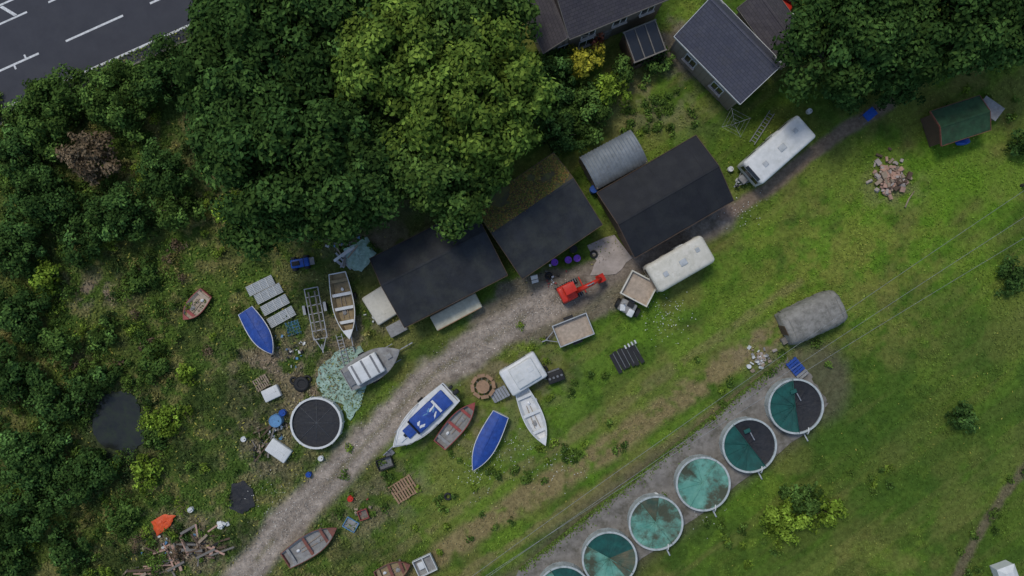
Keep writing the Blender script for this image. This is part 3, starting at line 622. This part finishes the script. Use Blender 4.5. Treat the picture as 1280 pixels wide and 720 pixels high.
# ------------------------------------------------------------------ fish tanks
def tank(px,py,rpx,ch,kind,idx=0):
    zt=1.1; x,y=P(px,py,zt); R=rpx*S*(H-zt)/H; e=grp('fish_tank',x,y,0,0); mint=mintm(idx)
    b=B(); b.ring((0,0,0),R,R-.09,zt,rimm); b.ring((0,0,zt-.05),R+.05,R-.10,.08,rimm)
    for k in range(16):
        a=k*math.pi/8; b.box((R*math.cos(a),R*math.sin(a),.55),(.06,.06,1.05),rimm,rz=a)
    b.build('tank_wall',parent=e)
    B().cyl((0,0,.35),R-.1,.6,tankw,40).build('water',parent=e)
    b=B(); n=40
    def sect(a0,a1,m,z,sag=.16,rr=R-.08):
        v=[];K=5
        for r in range(K+1):
            for k in range(n+1):
                a=a0+(a1-a0)*k/n; q=r/K
                v.append((rr*q*math.cos(a),rr*q*math.sin(a),z-sag*(1-q*q)+random.uniform(-.025,.025)*(0 if r==K else 1)))
        f=[(r*(n+1)+k,r*(n+1)+k+1,(r+1)*(n+1)+k+1,(r+1)*(n+1)+k) for r in range(K) for k in range(n)]
        b.add(v,f,m,None,True)
    A=math.radians(ch)
    if kind=='half': sect(A,A+math.pi,teal,zt-.04); sect(A+math.pi,A+2*math.pi,blackpl,zt-.14,.2)
    elif kind=='mint': sect(A,A+2*math.pi,mint,zt-.04)
    elif kind=='x': sect(A,A+math.pi,mint,zt-.04); sect(A+math.pi,A+math.pi*1.75,mint,zt-.04); sect(A+math.pi*1.75,A+math.pi*2,murk,zt-.05)
    else: sect(A,A+math.pi*.9,mint,zt-.04); sect(A+math.pi*.9,A+math.pi*1.3,murk,zt-.05); sect(A+math.pi*1.3,A+2*math.pi,teal if kind=='tm' else mint,zt-.04)
    b.build('net_cover',parent=e)
    b=B(); mm=mint if kind!='half' else teal
    b.tube([(-R*math.cos(A),-R*math.sin(A),zt+.03),(0,0,zt-.15),(R*math.cos(A),R*math.sin(A),zt+.03)],.03,mm,6)
    for k in range(4):
        a=A+math.pi/2+(k-1.5)*.5; b.tube([(R*math.cos(a),R*math.sin(a),zt+.03),(R*.5*math.cos(a),R*.5*math.sin(a),zt-.12),(.1*math.cos(a),.1*math.sin(a),zt-.17)],.014,mm,4)
    b.build('net_ropes',parent=e)
    b=B(); b.tube([(R*.45,-R-.05,.1),(R*.45,-R-.05,1.0),(R*.45,-R+.2,1.25),(R*.45,-R+.5,1.15)],.05,white2,8); b.tube([(R*.45,-R-.1,.1),(R*.62,-R-.8,.1)],.06,white2,8); b.build('inlet_pipe',parent=e)
    if kind=='half':
        b=B(); b.box((-R*.1,R*.55,zt+.05),(.5,.3,.1),teal,rz=.4); b.box((R*.1,R*.35,zt+.04),(.08,.7,.04),galv,rz=.5); b.build('feeder',parent=e)
tank(995,508,34,97,'half'); tank(937,557,33.5,128,'half'); tank(879,605,33.5,60,'mint',1); tank(820,654,33.5,128,'x',2); tank(762,699,34,150,'tm',3); tank(705,742,34,120,'tm',4)
for (a,b_) in((970,552),(910,600),(852,640),(792,690),(968,480)):
    x,y=P(a-32,b_-22,.3); b=B(); b.cyl((0,0,.2),.16,.3,white,14); b.ring((0,0,.34),.18,.15,.03,white,14); b.build('white_bucket',(x,y,.05))
cx,cy=P(997,461,.3); b=B(); 
for k in range(7): b.box((-.75+.25*k,0,.25),(.2,1.0,.04),bluecv if k<5 else greypl)
for s_ in(-.4,0,.4): b.box((0,s_,.15),(1.75,.1,.14),bluecv)
b.build('blue_pallet',(cx,cy,0.05),math.radians(-50))
x,y=P(395,529,.9); e=grp('round_pool',x,y); R=32*S*.985
b=B(); b.ring((0,0,0),R,R-.1,.9,white2); b.ring((0,0,.86),R+.03,R-.13,.08,white2); 
for k in range(14): a=k*math.pi/7; b.box(((R+.03)*math.cos(a),(R+.03)*math.sin(a),.45),(.08,.1,.9),white2,rz=a)
b.build('pool_wall',parent=e); b=B(); b.cyl((0,0,.4),R-.12,.7,blackpl,40)
for k in range(4): a=k*.785; b.tube([(-(R-.15)*math.cos(a),-(R-.15)*math.sin(a),.85),(0,0,.76),((R-.15)*math.cos(a),(R-.15)*math.sin(a),.85)],.010,grey,4)
b.build('pool_cover',parent=e)
# ------------------------------------------------------------------ excavator
cx,cy,L,rz=AX(712,364,757,341,1.0); x,y=P(713,364,1.2)
e=grp('mini_excavator',x,y,0,rz); b=B()
for s_ in(-1,1): b.rbox((0,s_*.6,.25),(1.9,.32,.48),.2,black); [b.box((-.8+k*.2,s_*.6,.5),(.06,.34,.03),grey) for k in range(9)]
b.box((0,0,.3),(.9,1.0,.2),grey); b.box((1.15,0,.25),(.08,1.4,.4),red); b.build('tracks',parent=e)
b=B(); b.rbox((-.25,0,.85),(1.35,1.4,.55),.15,red); b.rbox((-.65,0,1.15),(.5,1.2,.35),.12,red); b.box((.1,.25,1.15),(.5,.5,.1),black); b.box((-.15,.25,1.35),(.12,.5,.4),black)
for p in((.35,.5),(.35,-.1),(-.4,.5),(-.4,-.1)): b.box((p[0],p[1]+.05,1.6),(.05,.05,1.1),black)
b.rbox((0,.25,2.15),(.95,.8,.08),.03,red); b.build('house_canopy',parent=e)
b=B(); b.tube([(.45,-.2,.9),(1.0,-.2,1.8),(1.7,-.2,2.1)],[.22,.2,.17],red,8); b.tube([(1.7,-.2,2.1),(2.6,-.2,1.2)],[.17,.14],red,8); b.tube([(.6,-.2,.8),(1.3,-.2,1.7)],.05,galv,6); b.tube([(1.3,-.2,2.25),(1.9,-.2,2.28)],.05,galv,6)
b.box((2.65,-.2,.85),(.5,.65,.5),red,ry=.5); b.box((2.85,-.2,.6),(.1,.67,.12),grey); b.build('boom_bucket',parent=e)
def tray(b,c,L,W,h,out,inn,rz=0,t=.05):
    T=lambda p:(c[0]+p[0],c[1]+p[1],c[2]+p[2])
    b.box(T((0,0,0)),(L,W,.06),inn); 
    for s_ in(-1,1): b.box(T((0,s_*(W/2-t/2),h/2+.03)),(L,t,h),out); b.box(T((s_*(L/2-t/2),0,h/2+.033)),(t,W-2*t-.004,h),out)
cx,cy,L,rz=AX(782,392,804,350,1.0); e=grp('dumper_truck',cx,cy,0,rz); b=B(); tray(b,(.75,0,1.0),2.1,2.4,.35,oldcream,beige,t=.1); b.box((.75,0,.7),(1.8,.9,.4),grey); b.build('skip',parent=e)
b=B(); b.rbox((-1.0,.1,.8),(1.0,1.3,.7),.1,greypl); b.box((-.7,0,1.25),(.4,.5,.1),black); b.rbox((-1.3,-.3,1.0),(.6,.5,.5),.08,white); b.cyl((-.9,.5,1.3),.05,.5,grey,8); b.box((-1.2,.45,1.17),(.5,.4,.06),white,rz=.4); b.ring((-.35,0,1.35),.2,.16,.03,black,16); b.build('engine_seat',parent=e)
b=B(); [b.cyl((q,s_*.85,.4),.4,.3,black,18,rx=math.pi/2) for q in(-1.0,.9) for s_ in(-1,1)]; b.box((0,0,.45),(2.6,.5,.15),grey); b.build('wheels_chassis',parent=e)
cx,cy,L,rz=AX(695,421,738,404,.9); e=grp('box_trailer',cx,cy,0,rz); b=B(); tray(b,(0,0,.6),L,1.85,.4,palecorr,beige,t=.07); b.build('body',parent=e)
b=B(); [b.cyl((0,s_*1.0,.3),.3,.2,black,16,rx=math.pi/2) for s_ in(-1,1)]; [b.box((0,s_*1.05,.64),(.8,.24,.04),black) for s_ in(-1,1)]
[b.box((-L/2-.4,s_*.25,.45),(1.0,.06,.08),galv,rz=s_*.5) for s_ in(-1,1)]; b.box((-L/2-.95,0,.45),(.5,.09,.09),galv); b.cyl((-L/2-.7,.15,.25),.1,.4,black,8); b.build('chassis',parent=e)
# ------------------------------------------------------------------ clutter
def at(name,px,py,rz,fn,z=0,zt=0):
    b=B(); fn(b); x,y=P(px,py,zt); return b.build(name,(x,y,z),math.radians(rz))
for i,(a,b_) in enumerate(((327,357),(337,367),(345,381),(353,396))):
    def f(b):
        v=[];n=26
        for i2 in range(n+1):
            w=.03*math.cos(i2*math.pi/2.0); yy=-.42+.84*i2/n; v+=[(-1.15,yy,.28+w),(1.15,yy,.28+w)]
        b.add(v,[(2*k,2*k+1,2*k+3,2*k+2) for k in range(n)],palecorr); [b.box((q,0,.12),(.1,.8,.24),greywood) for q in(-.9,0,.9)]
        [b.box((q,0,.33),(.04,.84,.03),white2) for q in(-.6,.0,.6)]
    at('corrugated_sheet_stack',a,b_,26+i,f)
def f(b):
    for k in range(5): b.tube([(-.6,-.5+.25*k,.1),(.6,-.45+.25*k,.12)],.02,bluelt,5); b.tube([(-.5+.25*k,-.6,.1),(-.5+.25*k,.6,.12)],.02,bluelt,5)
    b.box((0,0,.05),(1.1,1.0,.06),teal)
at('crate_tray',367,410,15,f)
def sheet(name,pts,z,m,amp=.05):
    cx=sum(p[0] for p in pts)/len(pts); cy=sum(p[1] for p in pts)/len(pts); b=B(); q=[]
    for i,p in enumerate(pts):
        n_=pts[(i+1)%len(pts)]
        for k in range(4): t=k/4; q.append((p[0]*(1-t)+n_[0]*t+random.uniform(-1.5,1.5),p[1]*(1-t)+n_[1]*t+random.uniform(-1.5,1.5)))
    n=len(q); v=[];R_=6
    for r in range(R_+1):
        for p in q: t=r/R_; v.append((*P(cx+(p[0]-cx)*t,cy+(p[1]-cy)*t),z+random.uniform(0,amp)*(1 if r<R_ else .3)))
    b.add(v,[(r*n+i,r*n+(i+1)%n,(r+1)*n+(i+1)%n,(r+1)*n+i) for r in range(R_) for i in range(n)],m,None,True); return b.build(name)
sheet('green_netting',[(400,458),(425,436),(452,432),(462,470),(452,505),(437,527),(428,505),(404,498),(396,478)],.07,tarp)
sheet('green_tarpaulin',[(430,312),(460,296),(470,318),(452,340),(436,335)],.25,tarp,.15)
sheet('black_sheet',[(289,605),(305,600),(318,612),(318,632),(303,643),(288,636)],.14,blackpl,amp=.05)
sheet('orange_tarpaulin',[(192,652),(205,641),(221,644),(216,656),(197,668)],.25,orange,amp=.15)
def planks(b,n,sx,sy,l0,l1,ms,zz=.4,w=.14):
    for k in range(n): b.box((random.gauss(0,sx),random.gauss(0,sy),.06+random.random()*zz),(random.uniform(l0,l1),w*random.uniform(.6,1.6),.07),random.choice(ms),rz=random.choice([0,0,1.57,.5])+random.gauss(0,.35),ry=random.gauss(0,.06))
at('timber_pile',222,692,22,lambda b:planks(b,54,1.9,.8,.6,2.4,[greywood,wood,greywood,black,wood2,brick]))
at('timber_pile',438,318,30,lambda b:planks(b,14,.6,.5,.6,1.8,[greywood,wood2,galv,white2]))
at('scrap_pile',325,555,60,lambda b:planks(b,16,.9,.35,.6,1.9,[greywood,wood,wood2,black],.25,.1))
def rub(ms,n,sx,s0,s1,zz):
    def f(b):
        for k in range(n):
            r=abs(random.gauss(0,sx)); a=random.random()*6.28
            b.box((r*math.cos(a),r*math.sin(a),.08+zz*max(0,1-r/(sx*2.2))*random.random()),[random.uniform(s0,s1),random.uniform(s0,s1)*.7,random.uniform(s0,s1)*.5],random.choice(ms),rz=random.random()*3,rx=random.gauss(0,.3),ry=random.gauss(0,.3))
    return f
at('firewood_pile',1113,225,0,rub([brick,wood2,pinkcon,brick,wood],150,.75,.15,.6,.6))
at('fallen_branch',1136,250,60,lambda b:(b.tube([(-.7,0,.1),(0,.1,.15),(.8,0,.08)],[.07,.06,.03],wood2,6)))
at('rubble_pile',950,447,0,rub([pinkcon,white2,wood2,greypl],50,.5,.1,.4,.3))
at('rubble_pile',277,656,0,rub([white,white2],14,.35,.15,.5,.25))
at('scrap_pile',205,690,0,rub([black,greywood,bluelt,white2],30,1.2,.08,.35,.1))
at('scrap_pile',365,440,0,rub([greywood,white2,wood2,bluelt,black],40,1.1,.06,.3,.08))
at('scrap_pile',345,535,0,rub([greywood,white2,bluelt,black,wood2],40,.7,.06,.35,.12))
at('scrap_pile',470,395,0,rub([greywood,white2,wood2],20,.8,.06,.3,.1))
at('scrap_pile',690,350,0,rub([greywood,white2,wood2,black,redrim],24,.9,.06,.3,.1))
at('scrap_pile',425,300,0,rub([greywood,white2,wood2,bluelt],26,.9,.06,.3,.1))
at('scrap_pile',450,640,0,rub([greywood,black,wood2,redrim],16,.7,.06,.3,.1))
def pallet(m,n=7,L=1.2,W=1.0):
    def f(b):
        for s_ in(-1,0,1): b.box((0,s_*(W/2-.06),.07),(L,.09,.1),m)
        for k in range(n): b.box((-L/2+.06+(L-.12)*k/(n-1),random.uniform(-.04,.04),.145),(L/n*.62,W,.03),m,rz=random.uniform(-.03,.03))
    return f
rust=M('orange_wood',(.40,.24,.14),.8,(.27,.17,.1),5,dirt=.3)
at('wooden_pallet',328,478,30,pallet(wood2),z=.08); at('wooden_pallet',505,611,32,pallet(rust,9,2.0,1.6)); 
def lid(m,L,W,h,r=.08): return lambda b:(b.rbox((0,0,h/2),(L,W,h),r,m),b.box((0,0,h+.0),(L*.75,W*.05,.02),m),b.box((L*.3,0,h),(.04,W*.8,.02),m))
at('white_storage_box',341,491,25,lid(white2,1.4,1.0,.5)); at('white_storage_box',350,562,-35,lid(white2,1.9,1.2,.5)); at('cream_storage_box',475,382,-58,lid(oldcream,2.6,2.0,.6,.15),zt=.6)
at('grey_box',497,410,28,lid(greypl,1.5,1.0,.6,.06)); at('small_white_crate',532,704,25,lambda b:(tray(b,(0,0,.25),1.6,1.4,.35,white2,greypl),b.box((0,0,.5),(.08,1.3,.05),white2),b.rbox((-.3,.1,.4),(.5,.6,.25),.05,white2)))
def f(b):
    b.rbox((0,0,.45),(4.1,1.3,.9),.1,cream); b.box((0,.66,.6),(4.0,.04,.5),wood); b.box((0,-.62,.9),(3.9,.06,.03),rust)
at('long_storage_bench',570,390,28,f,zt=.9)
def tyre(b,c=(0,0,.12),r=.33,m=black):
    v=[];f=[];n=20;k=8
    for i in range(n):
        for j in range(k):
            a=6.283*i/n;q=6.283*j/k; rr=r*.74+r*.26*math.cos(q); v.append((c[0]+rr*math.cos(a),c[1]+rr*math.sin(a),c[2]+.1*math.sin(q)))
    for i in range(n):
        for j in range(k): f.append((i*k+j,((i+1)%n)*k+j,((i+1)%n)*k+(j+1)%k,i*k+(j+1)%k))
    b.add(v,f,m,None,True)
at('tyre_stack',377,480,0,lambda b:(tyre(b,(0,0,.12),.65),tyre(b,(.1,.05,.32),.6),tyre(b,(-.6,.3,.12),.35),tyre(b,(.5,.4,.12),.35),b.cyl((.1,0,.2),.35,.3,black,14)))
for (a,b_) in((680,462),(686,345),(742,318),(560,620)): at('tyre',a,b_,0,lambda b:tyre(b))
def drum(m,r=.29,h=.85):
    return lambda b:(b.cyl((0,0,h/2),r,h,m,18),b.ring((0,0,h-.03),r+.015,r-.03,.06,m,18),b.ring((0,0,h*.33),r+.015,r-.01,.04,m,18),b.cyl((r*.5,0,h+.02),.04,.04,black,8))
at('blue_barrel',348,524,0,drum(bluelt,.5,.8)); at('blue_barrel',355,515,0,drum(blue,.25,.5)); at('blue_barrel',741,238,0,drum(blue,.3,.9)); at('blue_barrel',387,592,0,drum(blue,.2,.4)); at('red_can',439,622,0,drum(red,.22,.4)); at('black_barrel',716,312,0,drum(black)); 
for (a,b_) in((710,325),(721,323),(693,328)): at('purple_bucket',a,b_,0,drum(purple,.27,.35))
for (a,b_) in((433,290),(240,636),(402,572),(306,548),(668,500),(922,226),(912,212),(1010,140)): at('white_bucket',a,b_,0,drum(white,.2,.35))
def f(b):
    b.rbox((0,0,.4),(1.5,.7,.4),.12,blue); b.box((-.3,0,.65),(.6,.35,.12),black); b.tube([(.4,-.4,.85),(.4,.4,.85)],.03,black,6); [b.cyl((q,s_*.45,.25),.25,.2,black,14,rx=math.pi/2) for q in(-.5,.5) for s_ in(-1,1)]; b.box((.9,0,.4),(.5,.6,.05),grey)
at('ride_on_mower',377,329,10,f)
def f(b):
    for k in range(6): b.box((-1.0+k*.38,.1*math.sin(k),.2+.02*k),(.33,1.7,.08),black,rz=.1*(k%2)); b.box((-1.0+k*.38+.17,.1,.28),(.05,1.5,.05),grey)
    [b.cyl((.3+.3*k,.85,.35),.07,.3,white2,10,rx=1.57) for k in range(4)]
at('plastic_panel_stack',783,447,28,f)
at('engine_block',694,470,20,lambda b:(b.rbox((0,0,.35),(1.4,.9,.6),.1,black),[b.cyl((-.5+.33*k,0,.68),.1,.1,grey,10) for k in range(4)],b.box((0,.5,.3),(1.0,.15,.3),grey),b.tube([(-.7,0,.3),(-1.1,.3,.1)],.05,grey,6)))
def f(b):
    b.cyl((0,0,.72),.55,.05,rust,10)
    for k in range(8):
        a=k*math.pi/4; b.box((.86*math.cos(a),.86*math.sin(a),.45),(.28,.62,.05),rust,rz=a); b.box((.45*math.cos(a),.45*math.sin(a),.35),(.9,.07,.07),greywood,rz=a)
    b.cyl((0,0,.36),.07,.7,greywood,8)
at('round_picnic_table',604,482,10,f)
at('dark_crate',482,578,20,lambda b:(tray(b,(0,0,.1),1.3,.9,.35,black,grey),b.box((.6,.6,.1),(.7,.5,.2),grey,rz=.4)))
at('blue_tray',439,655,-30,lambda b:(tray(b,(0,0,.05),1.1,.9,.15,bluelt,greypl)))
at('wooden_box',455,642,20,lambda b:(tray(b,(0,0,.1),.8,.8,.25,redrim,greywood)))
at('white_board',668,349,15,lambda b:(b.box((0,0,.6),(.55,.06,1.2),white2,rx=-.5),b.box((0,-.05,1.1),(.6,.05,.06),greywood,rx=-.3)))
def f(b):
    [b.box((0,s_*.22,.1),(3.0,.05,.07),galv) for s_ in(-1,1)]; [b.box((-1.3+k*.29,0,.1),(.04,.42,.04),galv) for k in range(10)]
at('ladder',952,160,57,f)
at('ladder',430,440,-75,f,z=.1)
def f(b):
    b.tube([(0,0,0),(0,0,1.9)],.03,galv,6)
    for k in range(4):
        a=k*math.pi/2+.3; b.tube([(0,0,1.5),(1.2*math.cos(a),1.2*math.sin(a),2.0)],.015,galv,5)
        for r in(.4,.8,1.18): b.tube([(r*math.cos(a),r*math.sin(a),1.6+r*.3),(r*math.cos(a+math.pi/2),r*math.sin(a+math.pi/2),1.6+r*.3)],.005,palecorr,4)
at('rotary_clothes_line',911,160,0,f)
at('wheelbarrow',1083,145,40,lambda b:(b.box((0,0,.5),(.8,.6,.3),blue,tx=1.3,ty=1.2),b.cyl((.65,0,.2),.2,.08,black,14,rx=1.57),[b.tube([(.6,s_*.1,.25),(-.4,s_*.28,.5),(-.9,s_*.3,.55)],.02,grey,5) for s_ in(-1,1)]))
at('blue_tarpaulin',1202,178,10,lambda b:b.ball((0,0,.2),(.6,.3,.3),blue,2,.12))
at('red_crates',1176,158,20,lambda b:(b.box((0,0,.25),(.9,.7,.5),redrim),b.box((.1,.6,.2),(.6,.4,.4),red,rz=.3)))
at('small_white_hut',1250,712,20,lambda b:(b.box((0,0,.5),(1.4,1.2,1.0),white2),b.box((0,0,1.15),(1.5,1.3,.3),white,tx=.4,ty=.4)))
x,y=P(992,2,1.2); e=grp('red_car',x,y+1.2,0,math.radians(60)); b=B(); b.rbox((0,0,.62),(3.9,1.65,.6),.2,red); b.rbox((-.15,0,1.1),(2.1,1.45,.55),.22,glass); b.rbox((-.2,0,1.36),(1.4,1.25,.1),.045,red); b.build('body',parent=e)
b=B(); [b.cyl((q,s_*.75,.32),.32,.2,black,18,rx=1.5708) for q in(-1.25,1.25) for s_ in(-1,1)]; b.build('wheels',parent=e)
at('white_wheelie_bin',980,30,20,lambda b:(b.box((0,0,.5),(.9,.7,1.0),white2,tx=1.1,ty=1.1),b.rbox((0,0,1.03),(1.05,.8,.1),.04,white)))
# ------------------------------------------------------------------ trees
dk=((.030,.066,.017),(.080,.138,.028)); dk2=((.036,.076,.020),(.090,.158,.032)); lt=((.075,.130,.022),(.225,.30,.045)); md=((.052,.10,.022),(.13,.20,.038))
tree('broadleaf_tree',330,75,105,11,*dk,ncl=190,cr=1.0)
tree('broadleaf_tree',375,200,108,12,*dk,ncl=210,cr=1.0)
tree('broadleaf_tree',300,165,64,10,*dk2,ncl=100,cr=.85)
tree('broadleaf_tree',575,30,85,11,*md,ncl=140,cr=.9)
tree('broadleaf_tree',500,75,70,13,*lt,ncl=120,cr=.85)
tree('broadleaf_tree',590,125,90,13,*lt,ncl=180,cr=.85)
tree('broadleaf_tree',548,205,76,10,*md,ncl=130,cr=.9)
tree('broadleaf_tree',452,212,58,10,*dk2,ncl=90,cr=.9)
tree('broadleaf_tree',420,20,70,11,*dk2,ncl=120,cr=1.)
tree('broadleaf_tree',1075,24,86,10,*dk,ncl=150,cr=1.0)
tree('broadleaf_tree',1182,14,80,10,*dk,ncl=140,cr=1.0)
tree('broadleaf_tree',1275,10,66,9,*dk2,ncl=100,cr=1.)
BU=[(690,105,40,4,0),(735,140,36,3,1),(700,165,32,3,0),(760,112,26,3.0,2),(775,90,18,2.5,1),(729,78,22,5.2,3),(742,45,12,2.5,5),(700,75,22,3,1),
(60,140,50,3.5,1),(150,120,54,4,1),(205,92,40,4,0),(20,190,42,3,0),(110,192,34,3.6,4),(205,215,38,3.5,0),(50,245,44,3,0),(155,265,42,3.5,0),(222,262,28,3,1),(105,295,34,2.5,0),(20,310,42,3,0),(290,264,24,4,2),
(25,390,38,2.5,0),(10,470,40,3,0),(65,505,34,2.5,0),(30,570,44,3,0),(95,605,34,2.5,0),(20,650,42,3,0),(183,592,20,1.5,2),(205,525,24,1.5,2),(85,690,30,2,0),(190,455,20,1.3,1),(75,435,24,1.8,1),(150,645,22,1.4,1),(120,585,26,2,0),(110,495,22,1.8,0),(190,548,14,1.2,1),(128,470,18,1.5,0),(232,465,12,1,2),(60,350,22,1.8,2),(180,345,20,1.2,1),(130,420,18,1.2,1),(50,620,26,2,0),(10,700,32,2,0),(60,560,26,2,0),
(985,650,28,1.8,2),(1032,640,22,1.4,2),(1005,625,26,1.8,1),(1205,518,20,1.2,0),(1268,345,22,1.4,0),(1278,180,18,1.8,0),(820,75,20,1.5,1),(1060,112,30,2.2,0),(1125,112,28,2.2,0)]
BP=[dk2,md,((.12,.19,.022),(.26,.35,.045)),((.27,.26,.03),(.6,.52,.05)),((.15,.11,.065),(.24,.17,.10)),((.3,.09,.05),(.42,.15,.08))]
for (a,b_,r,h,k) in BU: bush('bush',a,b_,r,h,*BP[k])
e=grp('power_lines',0,0)
b=B()
for (p,q,z0) in(((520,778),(1330,268),8.0),((520,785),(1330,240),8.4),((520,772),(1330,205),8.0)):
    A=P(*p,z0);Q=P(*q,z0); b.tube([(A[0]+(Q[0]-A[0])*t,A[1]+(Q[1]-A[1])*t,z0-1.2*4*t*(1-t)) for t in [i/24 for i in range(25)]],.012,galv,4)
b.build('wires',parent=e)
for p in((520,778),(1375,212)):
    x,y=P(*p,8); b=B(); b.cyl((0,0,4.3),.14,8.6,bark,12,r2=.1); b.box((0,0,8.0),(.12,3.4,.12),greywood); [b.cyl((0,q,8.15),.05,.2,white,8) for q in(-1.5,0,1.5)]; b.build('utility_pole',(x,y,0),math.radians(33))
# ------------------------------------------------------------------ light & camera
w=bpy.data.worlds.new('World'); scene.world=w; w.use_nodes=True; nt=w.node_tree
sk=nt.nodes.new('ShaderNodeTexSky'); sk.sky_type='NISHITA'; sk.sun_disc=False; sk.sun_elevation=math.radians(60); az=math.radians(-35); sk.sun_rotation=az
nt.links.new(sk.outputs[0],nt.nodes['Background'].inputs[0]); nt.nodes['Background'].inputs[1].default_value=.135
l=bpy.data.lights.new('sun','SUN'); l.energy=1.5; l.angle=math.radians(14); l.color=(1,.95,.86); o=bpy.data.objects.new('sun',l); col.objects.link(o)
el=math.radians(60); d=Vector((math.sin(az)*math.cos(el),math.cos(az)*math.cos(el),math.sin(el))); o.rotation_euler=d.to_track_quat('Z','Y').to_euler(); o.location=d*80
cam=bpy.data.cameras.new('camera'); cam.sensor_width=36; cam.lens=36*H/(1280*S); cam.clip_end=3000; o=bpy.data.objects.new('camera',cam); col.objects.link(o); o.location=(0,0,H); scene.camera=o
scene.view_settings.view_transform='Standard'; scene.view_settings.look='None'; scene.view_settings.exposure=0
